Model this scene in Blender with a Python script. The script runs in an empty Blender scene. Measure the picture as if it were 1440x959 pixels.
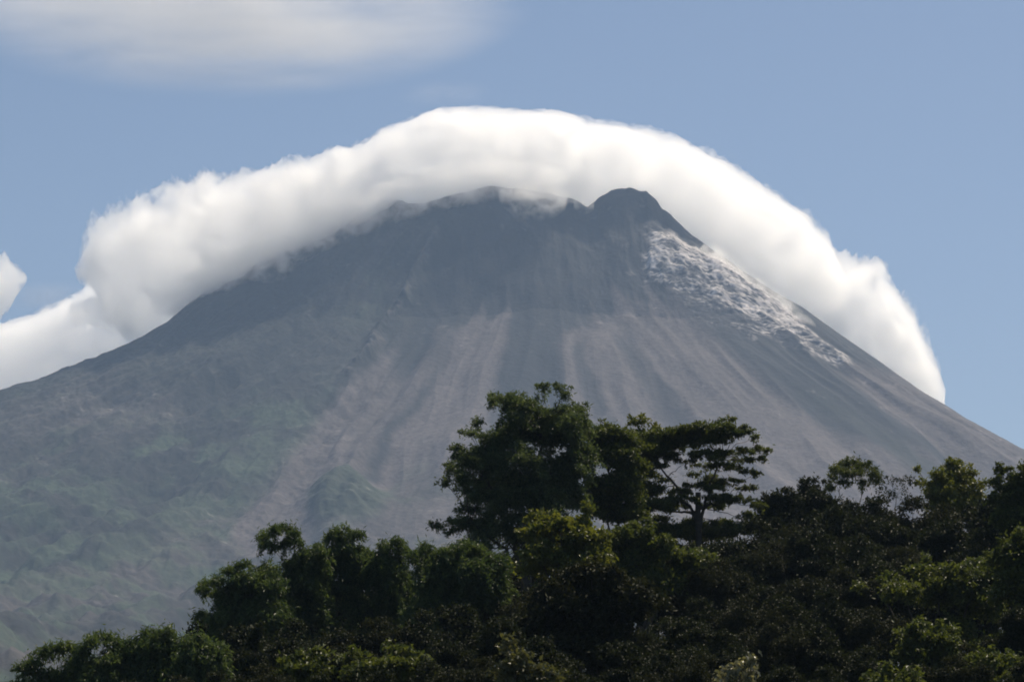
import bpy, math, random
import numpy as np
from mathutils import Vector

scene = bpy.context.scene
col = scene.collection
random.seed(7)
rng = np.random.default_rng(11)
R = math.radians

# ------------------------------------------------------------------ camera
PITCH = R(11.0)
FOCAL = 720.0 / math.tan(R(11.0))          # in pixels of a 1440 px wide frame
CP, SP = math.cos(PITCH), math.sin(PITCH)


def at(px, py, Y):
    """The point at depth Y (metres north of the camera) seen at photo pixel px, py."""
    xc = (px - 720.0) / FOCAL
    yc = (479.5 - py) / FOCAL
    d = np.array([xc, CP - yc * SP, SP + yc * CP])
    return d * (Y / d[1])


cam = bpy.data.cameras.new('camera')
cam.sensor_fit = 'HORIZONTAL'
cam.sensor_width = 36.0
cam.angle = R(22.0)
cam.clip_start = 0.5
cam.clip_end = 60000.0
co = bpy.data.objects.new('camera', cam)
co.rotation_euler = (math.pi / 2 + PITCH, 0, 0)
col.objects.link(co)
scene.camera = co

# ------------------------------------------------------------------ render and light
scene.view_settings.view_transform = 'Standard'
scene.view_settings.look = 'None'
scene.view_settings.exposure = 0.44
scene.view_settings.gamma = 1.0
scene.cycles.max_bounces = 180
scene.cycles.diffuse_bounces = 12
scene.cycles.glossy_bounces = 2
scene.cycles.transmission_bounces = 4
scene.cycles.transparent_max_bounces = 16
scene.cycles.volume_bounces = 160
scene.cycles.volume_max_steps = 256
scene.cycles.filter_width = 1.9
scene.cycles.sample_clamp_indirect = 8.0

SUN_EL, SUN_AZ = R(59.0), R(42.0)
sd = Vector((math.sin(SUN_AZ) * math.cos(SUN_EL), math.cos(SUN_AZ) * math.cos(SUN_EL), math.sin(SUN_EL)))
sun = bpy.data.lights.new('sun', 'SUN')
sun.energy = 5.0
sun.angle = R(0.5)
sun.color = (1.0, 0.87, 0.68)
so = bpy.data.objects.new('sun', sun)
so.rotation_euler = sd.to_track_quat('Z', 'Y').to_euler()
so.location = (0, 0, 3000)
col.objects.link(so)

world = bpy.data.worlds.new('World')
scene.world = world
world.use_nodes = True
wt = world.node_tree
sky = wt.nodes.new('ShaderNodeTexSky')
sky.sky_type = 'NISHITA'
sky.sun_disc = False
sky.sun_elevation = SUN_EL
sky.sun_rotation = SUN_AZ
sky.altitude = 900
sky.air_density = 1.0
sky.dust_density = 2.0
sky.ozone_density = 1.2
bg = wt.nodes['Background']
bg.inputs['Strength'].default_value = 0.066
wt.links.new(sky.outputs[0], bg.inputs['Color'])

# ------------------------------------------------------------------ noise
def _grad(ix, iy, iz, seed):
    h = (ix * 374761393 + iy * 668265263 + iz * 2147483647 + seed * 144665) & 0xFFFFFFFF
    h = ((h ^ (h >> 13)) * 1274126177) & 0xFFFFFFFF
    h = h ^ (h >> 16)
    return h


def noise3(x, y, z, seed=0):
    """Gradient noise, about -1 .. 1."""
    x, y, z = np.broadcast_arrays(np.asarray(x, float), np.asarray(y, float), np.asarray(z, float))
    x0, y0, z0 = np.floor(x), np.floor(y), np.floor(z)
    fx, fy, fz = x - x0, y - y0, z - z0
    xi, yi, zi = x0.astype(np.int64), y0.astype(np.int64), z0.astype(np.int64)
    u = fx * fx * fx * (fx * (fx * 6 - 15) + 10)
    v = fy * fy * fy * (fy * (fy * 6 - 15) + 10)
    w = fz * fz * fz * (fz * (fz * 6 - 15) + 10)
    out = 0.0
    for a in (0, 1):
        wa = u if a else 1 - u
        for b in (0, 1):
            wb = v if b else 1 - v
            for c in (0, 1):
                wc = w if c else 1 - w
                h = _grad(xi + a, yi + b, zi + c, seed)
                gx = (h & 1023) / 511.5 - 1
                gy = ((h >> 10) & 1023) / 511.5 - 1
                gz = ((h >> 20) & 1023) / 511.5 - 1
                out = out + wa * wb * wc * (gx * (fx - a) + gy * (fy - b) + gz * (fz - c))
    return out * 1.3


def fbm(x, y, z, seed=0, octaves=4, gain=0.5, lac=2.03):
    s, a, f = 0.0, 1.0, 1.0
    for k in range(octaves):
        s = s + a * noise3(x * f, y * f, z * f, seed + k * 17)
        a *= gain
        f *= lac
    return s


def ridged(x, y, z, seed=0, octaves=4, gain=0.5):
    s, a, f = 0.0, 1.0, 1.0
    for k in range(octaves):
        s = s + a * (1 - 2 * np.abs(noise3(x * f, y * f, z * f, seed + k * 23)))
        a *= gain
        f *= 2.07
    return s


def sstep(a, b, x):
    t = np.clip((x - a) / (b - a), 0, 1)
    return t * t * (3 - 2 * t)


# ------------------------------------------------------------------ helpers
def mesh_obj(name, V, F, mat=None, parent=None, smooth=True, attrs=None):
    """V (n,3), F (m,k) with one k: ONE mesh object."""
    V = np.asarray(V, np.float32)
    F = np.asarray(F, np.int32)
    me = bpy.data.meshes.new(name)
    n, m, k = len(V), len(F), F.shape[1]
    me.vertices.add(n)
    me.vertices.foreach_set('co', V.ravel())
    me.loops.add(m * k)
    me.loops.foreach_set('vertex_index', F.ravel())
    me.polygons.add(m)
    me.polygons.foreach_set('loop_start', np.arange(0, m * k, k, dtype=np.int32))
    me.polygons.foreach_set('use_smooth', np.full(m, smooth, bool))
    for an, arr in (attrs or {}).items():
        at_ = me.attributes.new(an, 'FLOAT_COLOR', 'POINT')
        c = np.ones((n, 4), np.float32)
        c[:, :3] = arr
        at_.data.foreach_set('color', c.ravel())
    me.update(calc_edges=True)
    me.validate()
    o = bpy.data.objects.new(name, me)
    if mat is not None:
        me.materials.append(mat)
    if parent is not None:
        o.parent = parent
    col.objects.link(o)
    return o


def tag(o, label=None, cat=None, group=None, kind=None):
    for k, v in (('label', label), ('category', cat), ('group', group), ('kind', kind)):
        if v:
            o[k] = v
    return o


def empty(name, loc):
    o = bpy.data.objects.new(name, None)
    o.empty_display_size = 0.5
    o.location = [float(c) for c in loc]
    col.objects.link(o)
    return o


def grid_faces(nu, nv, wrap_v=False):
    i, j = np.meshgrid(np.arange(nu - 1), np.arange(nv if wrap_v else nv - 1), indexing='ij')
    j2 = (j + 1) % nv
    a = i * nv + j
    b = (i + 1) * nv + j
    c = (i + 1) * nv + j2
    d = i * nv + j2
    return np.stack([a, b, c, d], -1).reshape(-1, 4)


def material(name):
    m = bpy.data.materials.new(name)
    m.use_nodes = True
    nt = m.node_tree
    return m, nt, nt.nodes, nt.links


# ------------------------------------------------------------------ the mountain
YS = 5000.0
SIL = [(-700, 725), (-300, 632), (0, 567), (60, 551), (120, 524), (160, 506), (200, 485), (230, 466), (280, 424), (330, 394), (400, 352), (450, 327),
       (500, 306), (535, 296), (552, 287), (575, 291), (600, 286), (640, 275), (690, 262), (720, 268), (770, 274), (800, 283),
       (826, 299), (842, 283), (860, 273), (885, 271), (908, 275), (922, 286), (931, 301), (950, 322), (990, 352), (1040, 386), (1080, 412), (1130, 440),
       (1180, 478), (1240, 524), (1300, 571), (1360, 613), (1440, 661), (1700, 795), (2000, 895), (2600, 970)]
_P = np.array([at(a, b, YS) for a, b in SIL])
SX, SZ = _P[:, 0], _P[:, 2]
XA, XB = float(at(552, 287, YS)[0]), float(at(930, 300, YS)[0])


def prof(r, pts):
    p = np.array(pts, float)
    return np.interp(r, p[:, 0], p[:, 1])


DROP = [(0, 0), (25, 6), (60, 36), (150, 128), (300, 292), (360, 336), (600, 506), (900, 704), (1200, 842), (1500, 935), (2000, 1030), (2600, 1105), (3300, 1180), (4300, 1268), (9000, 1275)]


def sil(x):
    """Ridge line height, beyond the frame running out into the plain."""
    z = np.interp(x, SX, SZ)
    z = np.where(x < SX[0], SZ[0] * np.exp(-(SX[0] - x) / 1500.0), z)
    z = np.where(x > SX[-1], SZ[-1] * np.exp(-(x - SX[-1]) / 1200.0), z)
    return z


def mountain_z(x, y, detail=True):
    cx = np.clip(x, XA, XB)
    dx, dy = x - cx, y - YS
    r = np.sqrt(dx * dx + dy * dy) + 1e-6
    c2 = (dx / r) ** 2
    side = np.where(dx < 0, sil(XA - r), sil(XB + r))
    # soften small teeth of the rim away from it
    rim = sil(cx) * np.exp(-r / 120.0) + np.interp(cx, [XA, 40, XB], [1235, 1262, 1240]) * (1 - np.exp(-r / 120.0))
    front = rim - prof(r, DROP)
    back = rim - r * 0.78
    z = c2 * side + (1 - c2) * np.where(dy < 0, front, back)
    back_all = sil(x) - np.maximum(dy, 0) * 0.78
    z = np.where(dy > 0, np.minimum(z, back_all), z)
    if not detail:
        return np.maximum(z, -30)
    # virtual fan centre behind the rim: gullies run away from it
    fx, fy = x - 40.0, 5260.0 - y
    phi = np.arctan2(fx, np.maximum(fy, 1.0))
    rr = np.sqrt(fx * fx + fy * fy)
    wob = 0.05 * fbm(x / 420.0, y / 420.0, 0.3, 5, 2) + 0.005 * fbm(x / 90., y / 90., 1.3, 6, 2)
    ph = phi + wob * sstep(350, 900, rr)
    g = sstep(330, 900, rr)
    left = sstep(-150, -650, x)
    low = sstep(900, 1900, rr)
    gul = (20 - 9 * left) * (ridged(ph * 7.5, rr / 800., 2.2, 31, 2) - .9) + (4.0 + 1.6 * left) * (ridged(ph * 19, rr / 420., 4.2, 41, 2) - .9) + (.25 + 1.4 * left) * (ridged(ph * 60, rr / 500., 6.2, 51, 2) - .9)
    off_ridge = sstep(0, 420, YS - y) * .92 + .08
    z = z + gul * g * (0.9 + 0.5 * left + 0.9 * low) * off_ridge
    z = z + fbm(x / 260., y / 260., 3.3, 61, 5) * (9 + 11 * left + 18 * low) * g * off_ridge
    # foothill ridges
    z = z + low * (30 * (ridged(ph * 5.5, rr / 1900., 8.1, 71, 3) - .9) + 13 * (ridged(x / 260., y / 420., 8.1, 75, 4) - .9))
    # a crooked rocky rib down the western side of the crater
    rib = np.exp(-((ph + .43 + .03 * noise3(rr / 70., 0 * rr, 2.2, 133)) / .022) ** 2) * sstep(330, 430, rr) * sstep(900, 700, rr)
    z = z + rib * (10 + 9 * ridged(x / 26., y / 26., 3.3, 135, 3))
    # crater wall crags
    wall = np.exp(-((r - 150) / 150.0) ** 2) * (1 - c2) * sstep(0, -40, dy)
    z = z + wall * (11 * ridged(x / 70., y / 160., 1.7, 81, 4) + 13 * fbm(x / 120., y / 120., 4.7, 82, 3))
    z = z + np.exp(-r / 30.0) * 7 * fbm(x / 22., y / 30., 9.1, 91, 3)
    # the round knob at the east end of the rim, a crag at the west end
    z = z + 5 * np.exp(-(((x - 225.) / 60.) ** 2 + ((y - 4950.) / 60.) ** 2) ** 2.2) + 9 * np.exp(-(((x + 218.) / 20.) ** 2 + ((y - 4965.) / 40.) ** 2))
    # bouldery lava tongue on the sunny shoulder
    k = lava_mask(x, y)
    z = z + k * (3 + 4 * ridged(x / 60. , y / 30., 3.9, 101, 2, 0.6) + 2.0 * ridged((x + .3 * y) / 30., y / 7., 1.9, 105, 3, .65) + 1.6 * noise3(x / 5.5, y / 5., .5, 111))
    lf = sstep(-120, -380, x) * sstep(250, 420, rr)
    z = z + lf * (3.2 * (ridged(x / 42., y / 60., 7.9, 145, 4, .6) - .9) + 7 * (ridged(ph * 15, rr / 500., 1.9, 147, 3) - .9) * off_ridge)
    z = z + (0.5 + 2.2 * left) * fbm(x / 28., y / 28., 5.5, 121, 3)
    vg = sstep(1250, 1700, rr)
    z = z + vg * (2.2 * noise3(x / 11., y / 16., 7.5, 125) + 5 * fbm(x / 45., y / 60., 3.1, 127, 3))
    # green knoll on the fan
    kx, ky = KNOLL
    z = z + 48 * np.exp(-(((x - kx) / 62.0) ** 2 + ((y - ky) / 95.0) ** 2) ** 1.5) * (1 + .25 * fbm(x / 40., y / 40., 2., 131, 3))
    return np.maximum(z, -30)


KNOLL = (-258.0, 4075.0)


def lava_mask(x, y):
    # along the shoulder: axis from the dome down to the east
    ax, ay, bx, by = 312.0, 4822.0, 566.0, 4706.0
    t = ((x - ax) * (bx - ax) + (y - ay) * (by - ay)) / ((bx - ax) ** 2 + (by - ay) ** 2)
    tx, ty = ax + np.clip(t, 0, 1) * (bx - ax), ay + np.clip(t, 0, 1) * (by - ay)
    d = np.hypot(x - tx, y - ty)
    wd = np.interp(np.clip(t, 0, 1), [0, .35, 1], [74, 122, 52]) + 22 * fbm(x / 60., y / 60., 1., 141, 3)
    return sstep(1.25, 0.25, d / wd)


def band(v, a, b, soft):
    return sstep(a - soft, a + soft, v) * sstep(b + soft, b - soft, v)


def mountain_albedo(x, y, z):
    """Ground cover: bare ash fans, dark rock, woods and grass, laid out along the gullies."""
    fx, fy = x - 40.0, 5260.0 - y
    phi = np.arctan2(fx, np.maximum(fy, 1.0))
    rr = np.sqrt(fx * fx + fy * fy)
    n1 = fbm(x / 300., y / 300., 0.7, 201, 5)
    n2 = fbm(x / 70., y / 70., 3.7, 211, 4)
    n3 = fbm(x / 22., y / 22., 6.7, 221, 3)
    streak = noise3(phi * 55 + .6 * n1, rr / 420., 1.5, 231) * .6 + noise3(phi * 130 + n2 * .4, rr / 260., 4.5, 241) * .5
    p = phi + 0.026 * n1 + 0.011 * n2 + 0.004 * n3 + .012 * noise3(rr / 130., phi * 9, .5, 281)
    g = rr + 45 * n1 + 22 * n2 + 8 * n3 + 75 * noise3(phi * 13, 0 * rr, 3.5, 283) + 40 * noise3(phi * 37, 0 * rr, 5.5, 285)
    rock = np.array([.018, .026, .036])  # dark rock, its colour also deepened in place of lost cloud shadow
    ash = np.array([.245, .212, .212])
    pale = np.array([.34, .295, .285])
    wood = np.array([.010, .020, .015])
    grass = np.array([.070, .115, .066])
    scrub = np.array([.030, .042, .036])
    c = np.zeros(x.shape + (3,)) + rock

    def put(colour, w):
        nonlocal c
        w = np.clip(w, 0, 1)[..., None]
        c = c * (1 - w) + colour * w

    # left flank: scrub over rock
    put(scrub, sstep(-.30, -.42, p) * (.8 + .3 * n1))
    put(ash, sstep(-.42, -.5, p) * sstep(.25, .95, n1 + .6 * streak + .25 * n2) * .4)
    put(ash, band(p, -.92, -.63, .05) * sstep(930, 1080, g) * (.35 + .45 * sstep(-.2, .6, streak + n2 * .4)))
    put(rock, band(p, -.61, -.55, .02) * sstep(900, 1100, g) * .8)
    # ash fans below the crater
    put(ash, band(p, -.395, -.255, .018) * sstep(640, 760, g) * (.8 + .22 * streak))
    put(ash, band(p, -.30, -.235, .012) * sstep(560, 620, g) * sstep(820, 700, g) * .45)
    put(ash, band(p, -.232, -.075, .014) * sstep(560, 590, g) * (.95 + .12 * streak))
    put(pale, band(p, -.20, -.10, .02) * sstep(600, 700, g) * .35)
    put(ash, band(p, -.19, .06, .05) * sstep(820, 1000, g) * (.4 + .2 * streak))
    put(ash, band(p, .075, .50, .02) * sstep(560, 610, g) * (.86 + .15 * streak))
    put(pale, band(p, .16, .22, .01) * sstep(600, 640, g) * sstep(720, 680, g) * .6)
    put(ash, band(p, .10, .62, .04) * sstep(1000, 1100, g) * .8)
    put(rock, band(p, .105, .135, .009) * sstep(600, 680, g) * sstep(1000, 860, g) * .75)
    put(rock, band(p, .225, .275, .012) * sstep(600, 700, g) * sstep(1100, 950, g) * .6)
    put(rock, band(p, .47, .66, .03) * sstep(480, 560, g) * sstep(1000, 860, g) * .9)
    put(scrub, band(p, .54, .60, .02) * sstep(840, 900, g) * sstep(1350, 1150, g) * .85)
    put(rock, band(p, .655, .70, .012) * sstep(780, 860, g) * .7)
    put(ash, sstep(.68, .74, p) * sstep(760, 850, g) * (.85 + .3 * streak))
    put(rock, sstep(.35, .9, streak + .3 * n2) * .20 * sstep(520, 640, g))
    put(np.array([.16, .14, .135]), np.exp(-((p + .43) / .02) ** 2) * sstep(400, 470, g) * sstep(880, 760, g) * sstep(-.1, .4, n3 + .4 * n2) * .8)
    # vegetation climbing the lower slopes
    veg = sstep(1050, 1420, g + 260 * n1 + 520 * np.exp(-((p + .50) / .16) ** 2) - 700 * np.exp(-((p + .30) / .07) ** 2) * sstep(1500, 1300, g)
                - 900 * sstep(-.2, .2, p) * sstep(1700, 1300, g))
    mixv = sstep(.0, .6, n2 + .5 * np.exp(-((p + .42) / .12) ** 2) + .7 * fbm(x / 150., y / 150., 9.7, 251, 4))
    vc = wood * (1 - mixv[..., None]) + grass * mixv[..., None]
    w = np.clip(veg * (.7 + .5 * n2), 0, 1)[..., None]
    c = c * (1 - w) + vc * w
    put(ash, veg * sstep(.75, 1.0, streak + n2 * .5) * .5)
    kx, ky = KNOLL
    kd = np.hypot((x - kx) / 62., (y - ky) / 95.)
    put(np.array([.05, .085, .045]), sstep(1.15, .8, kd + .2 * n2) * .9)
    # bare scars
    scar = sstep(1.02, 1.1, fbm(x / 30., y / 26., 2.2, 261, 3)) * veg * sstep(900, 1100, rr)
    put(np.array([.5, .47, .43]), scar * .6)
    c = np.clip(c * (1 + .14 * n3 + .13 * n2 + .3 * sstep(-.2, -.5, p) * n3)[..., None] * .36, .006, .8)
    # lava tongue: sun glints painted in pale albedo, thickest along its upper rim, sparser lower
    k = lava_mask(x, y)
    up = sstep(4640, 4880, y + .42 * (x - 420) + 30 * n2)
    blk = ridged((x + .3 * y) / 30., y / 7., 1.9, 105, 3, .65) * .45 + .4 * noise3(x / 8., y / 3.5, 2.9, 271) + .5 * fbm(x / 70., y / 45., 5.9, 273, 2) + .3 * n3
    hi = sstep(.78 - .7 * up, 1.3 - .7 * up, blk) * sstep(.05, .6, k + .25 * n3)
    put(np.array([.055, .055, .06]), k * .9)
    put(np.array([.58, .54, .52]), hi * .92)
    return np.clip(c, .006, .8)


# fan grid: fine where the photo looks, coarse beyond
U = np.concatenate([np.linspace(-.62, -.215, 60)[:-1], np.linspace(-.215, .215, 940), np.linspace(.215, .62, 60)[1:]])
YY = np.concatenate([np.linspace(900, 2400, 70)[:-1], np.linspace(2400, 3900, 260)[:-1], np.linspace(3900, 4600, 250)[:-1],
                     np.linspace(4600, 5030, 260)[:-1], np.linspace(5030, 6750, 60)])
uu, yy = np.meshgrid(U, YY, indexing='ij')
xx = uu * yy
zz = mountain_z(xx, yy)
alb = mountain_albedo(xx, yy, zz)
MV = np.stack([xx, yy, zz], -1).reshape(-1, 3)

m, nt, N, L = material('volcanic_ground')
b = N['Principled BSDF']
at_n = N.new('ShaderNodeAttribute'); at_n.attribute_name = 'albedo'
tc = N.new('ShaderNodeTexCoord')
nz = N.new('ShaderNodeTexNoise'); nz.inputs['Scale'].default_value = .11; nz.inputs['Detail'].default_value = 8; nz.inputs['Roughness'].default_value = .62
mr = N.new('ShaderNodeMapRange'); mr.inputs[1].default_value = .3; mr.inputs[2].default_value = .7; mr.inputs[3].default_value = .58; mr.inputs[4].default_value = 1.42
mx = N.new('ShaderNodeMix'); mx.data_type = 'RGBA'; mx.blend_type = 'MULTIPLY'; mx.inputs[0].default_value = 1
bp = N.new('ShaderNodeBump'); bp.inputs['Strength'].default_value = .7; bp.inputs['Distance'].default_value = 3.0
L.new(tc.outputs['Object'], nz.inputs['Vector'])
L.new(nz.outputs['Fac'], mr.inputs[0])
L.new(at_n.outputs['Color'], mx.inputs[6])
L.new(mr.outputs[0], mx.inputs[7])
L.new(mx.outputs[2], b.inputs['Base Color'])
L.new(nz.outputs['Fac'], bp.inputs['Height'])
L.new(bp.outputs[0], b.inputs['Normal'])
b.inputs['Roughness'].default_value = .9
b.inputs['Specular IOR Level'].default_value = .2
MAT_MOUNT = m
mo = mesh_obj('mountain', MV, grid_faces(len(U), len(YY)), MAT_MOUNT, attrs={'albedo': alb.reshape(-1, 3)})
tag(mo, 'steep grey volcano with ash fans and gullies, its summit under a white cloud cap', 'volcano', kind='structure')

# ------------------------------------------------------------------ ground sheet and the wooded hill
def hill_z(x, y):
    up = sstep(70, 200, y)
    fall = sstep(480, 230, y)
    h = 3.0 + 8.0 * sstep(-32, 12, x) + .9 * noise3(x / 31., y / 31., .5, 301) + .3 * noise3(x / 8., y / 8., .5, 302)
    return up * fall * np.maximum(h, .5) * sstep(260, 140, np.abs(x))


m, nt, N, L = material('forest_soil')
b = N['Principled BSDF']
tc = N.new('ShaderNodeTexCoord')
nz = N.new('ShaderNodeTexNoise'); nz.inputs['Scale'].default_value = .6; nz.inputs['Detail'].default_value = 9
cr = N.new('ShaderNodeValToRGB')
cr.color_ramp.elements[0].position = .35; cr.color_ramp.elements[0].color = (.022, .026, .012, 1)
cr.color_ramp.elements[1].position = .68; cr.color_ramp.elements[1].color = (.060, .070, .028, 1)
L.new(tc.outputs['Object'], nz.inputs['Vector']); L.new(nz.outputs['Fac'], cr.inputs[0]); L.new(cr.outputs[0], b.inputs['Base Color'])
b.inputs['Roughness'].default_value = .95
MAT_SOIL = m
gx = np.concatenate([np.linspace(-6000, -300, 24)[:-1], np.linspace(-300, 300, 121), np.linspace(300, 6000, 24)[1:]])
gy = np.concatenate([np.linspace(-300, 40, 12)[:-1], np.linspace(40, 520, 97), np.linspace(520, 6770, 40)[1:]])
gxx, gyy = np.meshgrid(gx, gy, indexing='ij')
gzz = hill_z(gxx, gyy)
g = mesh_obj('ground', np.stack([gxx, gyy, gzz], -1).reshape(-1, 3), grid_faces(len(gx), len(gy))[:, ::-1] if False else grid_faces(len(gx), len(gy)), MAT_SOIL)
tag(g, 'dark earth and leaf litter ground rising into the wooded hill', 'ground', kind='structure')

# ------------------------------------------------------------------ haze
def box_mesh(name, lo, hi, mat):
    x0, y0, z0 = lo
    x1, y1, z1 = hi
    V = [(x0, y0, z0), (x1, y0, z0), (x1, y1, z0), (x0, y1, z0), (x0, y0, z1), (x1, y0, z1), (x1, y1, z1), (x0, y1, z1)]
    F = [(0, 3, 2, 1), (4, 5, 6, 7), (0, 1, 5, 4), (1, 2, 6, 5), (2, 3, 7, 6), (3, 0, 4, 7)]
    return mesh_obj(name, V, F, mat, smooth=False)


def volume_mat(name, colour, density, g=0.0, absorb=None):
    m, nt, N, L = material(name)
    N.remove(N['Principled BSDF'])
    pv = N.new('ShaderNodeVolumePrincipled')
    pv.inputs['Color'].default_value = (*colour, 1)
    pv.inputs['Density'].default_value = density
    pv.inputs['Anisotropy'].default_value = g
    L.new(pv.outputs[0], N['Material Output'].inputs['Volume'])
    return m, pv


HAZE_DENSITY = 6.8e-5
MAT_HAZE, _ = volume_mat('haze_air', (.485, .68, 1.0), HAZE_DENSITY, 0.0)
hz = box_mesh('haze', (-6100, -400, -32), (6100, 6850, 1640), MAT_HAZE)
tag(hz, 'thin blue haze in the air before the volcano', 'haze', kind='stuff')

# ------------------------------------------------------------------ clouds
def cloud_mat(name, density, g, film, ragged=0.0, scale=.022, squash=(1, 1, 1)):
    """Droplets filling the body, thinly veiled by the mist of its skin; ragged clouds thin out in patches."""
    m, pv = volume_mat(name, (1, 1, 1), density, g)
    nt = m.node_tree
    N, L = nt.nodes, nt.links
    if ragged:
        tc = N.new('ShaderNodeTexCoord')
        mp = N.new('ShaderNodeMapping'); mp.inputs['Scale'].default_value = squash
        nz = N.new('ShaderNodeTexNoise'); nz.inputs['Scale'].default_value = scale; nz.inputs['Detail'].default_value = 6
        nz.inputs['Roughness'].default_value = .66; nz.inputs['Distortion'].default_value = .4
        mr = N.new('ShaderNodeMapRange')
        mr.inputs[1].default_value = .42; mr.inputs[2].default_value = .60
        mr.inputs[3].default_value = density * (1 - ragged); mr.inputs[4].default_value = density * (1 + ragged)
        L.new(tc.outputs['Object'], mp.inputs[0]); L.new(mp.outputs[0], nz.inputs['Vector'])
        L.new(nz.outputs['Fac'], mr.inputs[0]); L.new(mr.outputs[0], pv.inputs['Density'])
        m.cycles.volume_step_rate = .8
    t = N.new('ShaderNodeBsdfTransparent')
    d = N.new('ShaderNodeBsdfTranslucent'); d.inputs['Color'].default_value = (.95, .95, .95, 1)
    mxs = N.new('ShaderNodeMixShader'); mxs.inputs[0].default_value = film
    L.new(t.outputs[0], mxs.inputs[1]); L.new(d.outputs[0], mxs.inputs[2])
    L.new(mxs.outputs[0], N['Material Output'].inputs['Surface'])
    return m


MAT_VAPOUR = cloud_mat('cloud_vapour', .066, .872, .012, 1.0, .028)
MAT_FRINGE = cloud_mat('ragged_fringe', .014, .8, .003, 1.0, .075)
MAT_STEAM = cloud_mat('steam_vapour', .026, .8, .006, .8, .05)
MAT_RAG = cloud_mat('ragged_vapour', .045, .8, .008, .98, .045)
MAT_VEIL = cloud_mat('thin_vapour', .018, .8, .006, .97, .03)


def resample(pts, n):
    p = np.array(pts, float)
    d = np.r_[0, np.cumsum(np.linalg.norm(np.diff(p[:, :3], axis=0), axis=1))]
    t = np.linspace(0, d[-1], n)
    out = np.stack([np.interp(t, d, p[:, k]) for k in range(p.shape[1])], -1)
    k = np.ones(5) / 5                                      # light smoothing
    q = out.copy()
    for _ in range(2):
        pad = np.pad(q, ((2, 2), (0, 0)), 'edge')
        q = np.stack([np.convolve(pad[:, j], k, 'valid') for j in range(q.shape[1])], -1)
    q[0], q[-1] = out[0], out[-1]
    return q


def cloud_tube(sections, nu=170, nv=84, taper=.0, inset=0.0, lump=1.0, seed=0, wscale=1.0, lift=0.0):
    """sections: (top px, top py, bottom px, bottom py, depth Y, half thickness, lumpiness) along the cloud.
    Returns a closed tube whose section is an ellipse from bottom to top edge, thinned toward the lower edge by taper."""
    rows = []
    for (tx, ty, bx, by, Y, w, a) in sections:
        rows.append(list(at(tx, ty, Y)) + list(at(bx, by, Y)) + [w, a])
    s = np.array(rows)
    T, B, W, A = [resample(np.c_[s[:, 0:3], s[:, 3:6], s[:, 6:8]], nu)[:, k] for k in (slice(0, 3), slice(3, 6), 6, 7)]
    B = B + (T - B) * lift
    a = np.linspace(0, 2 * math.pi, nv, endpoint=False)
    ca, sa = np.cos(a), np.sin(a)
    thin = (0.5 + 0.5 * ca) ** taper if taper > 0 else np.ones(nv)
    C, H = (T + B) / 2, (T - B) / 2
    u = np.linspace(0, 1, nu)
    end = np.clip(np.minimum(u, 1 - u) / .035, 0, 1)
    end = np.sqrt(np.clip(1 - (1 - end) ** 2, 0, 1)) * .999 + .001
    Wd = (W * wscale)[:, None] * (sa * thin)[None, :]
    P = C[:, None, :] + H[:, None, :] * (ca[None, :] * end[:, None])[..., None]
    P = P + np.array([0, 1.0, 0]) * (Wd * end[:, None])[..., None]
    # outward direction of the ellipse
    hl = np.linalg.norm(H, axis=1)[:, None] + 1e-6
    nrm = (H / hl)[:, None, :] * (ca[None, :] / hl)[..., None] + np.array([0, 1.0, 0]) * (sa[None, :] / (W * wscale + 1e-6)[:, None])[..., None]
    nrm /= np.linalg.norm(nrm, axis=-1, keepdims=True) + 1e-9
    x, y, z = P[..., 0], P[..., 1], P[..., 2]
    wx = 14 * fbm(x / 60., y / 60., z / 60., 441 + seed, 2)
    wz = 14 * fbm(x / 60., y / 60., z / 60., 451 + seed, 2)
    billow = fbm(x / 120., y / 120., z / 120., 401 + seed, 2)
    puff = .45 - np.abs(noise3((x + wx) / 58., y / 58., (z + wz) / 58., 411 + seed)) * 1.7
    puff2 = .45 - np.abs(noise3((x + wx) / 29., y / 29., (z + wz) / 29., 421 + seed)) * 1.7
    puff3 = .45 - np.abs(noise3((x + wx) / 14., y / 14., (z + wz) / 14., 425 + seed)) * 1.7
    fine = fbm(x / 8., y / 8., z / 8., 431 + seed, 2)
    amp = (1.9 * A[:, None] * lump * end[:, None]) * (thin ** .5)[None, :]
    patch = .55 + .45 * sstep(-.35, .35, fbm(x / 90., y / 90., z / 90., 461 + seed, 2))
    D = amp * (.7 * billow + patch * (.62 * puff + .46 * puff2 + .26 * puff3) + .10 * fine)
    P = P + nrm * D[..., None]
    return P.reshape(-1, 3), grid_faces(nu, nv, True)


def closed(P, F, nu, nv):
    """Adds end caps as fans of quads folded onto the ring."""
    caps = []
    for ring in (0, nu - 1):
        base = ring * nv
        for k in range(0, nv // 2 - 1):
            q = (base + k, base + k + 1, base + nv - 2 - k, base + nv - 1 - k)
            caps.append(q if ring else q[::-1])
    return P, np.vstack([F, np.array(caps)])


def cloud(name, label, sections, taper=0.0, seed=0, nu=170, nv=84, group=None, kind=None, mat=None, lump=1.0, fringe=7):
    P, F = cloud_tube(sections, nu, nv, taper, 0, lump, seed)
    P, F = closed(P, F, nu, nv)
    off = P.mean(0)
    o = mesh_obj(name, P - off, F, mat or MAT_VAPOUR)
    o.location = [float(c) for c in off]
    if fringe:
        P2, F2 = cloud_tube(sections, nu, nv, taper, -fringe, lump * 1.25, seed + 3)
        P2, F2 = closed(P2, F2, nu, nv)
        mesh_obj('fringe', P2 - off, F2, MAT_FRINGE, o)
    return tag(o, label, 'cloud', group, kind)


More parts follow.
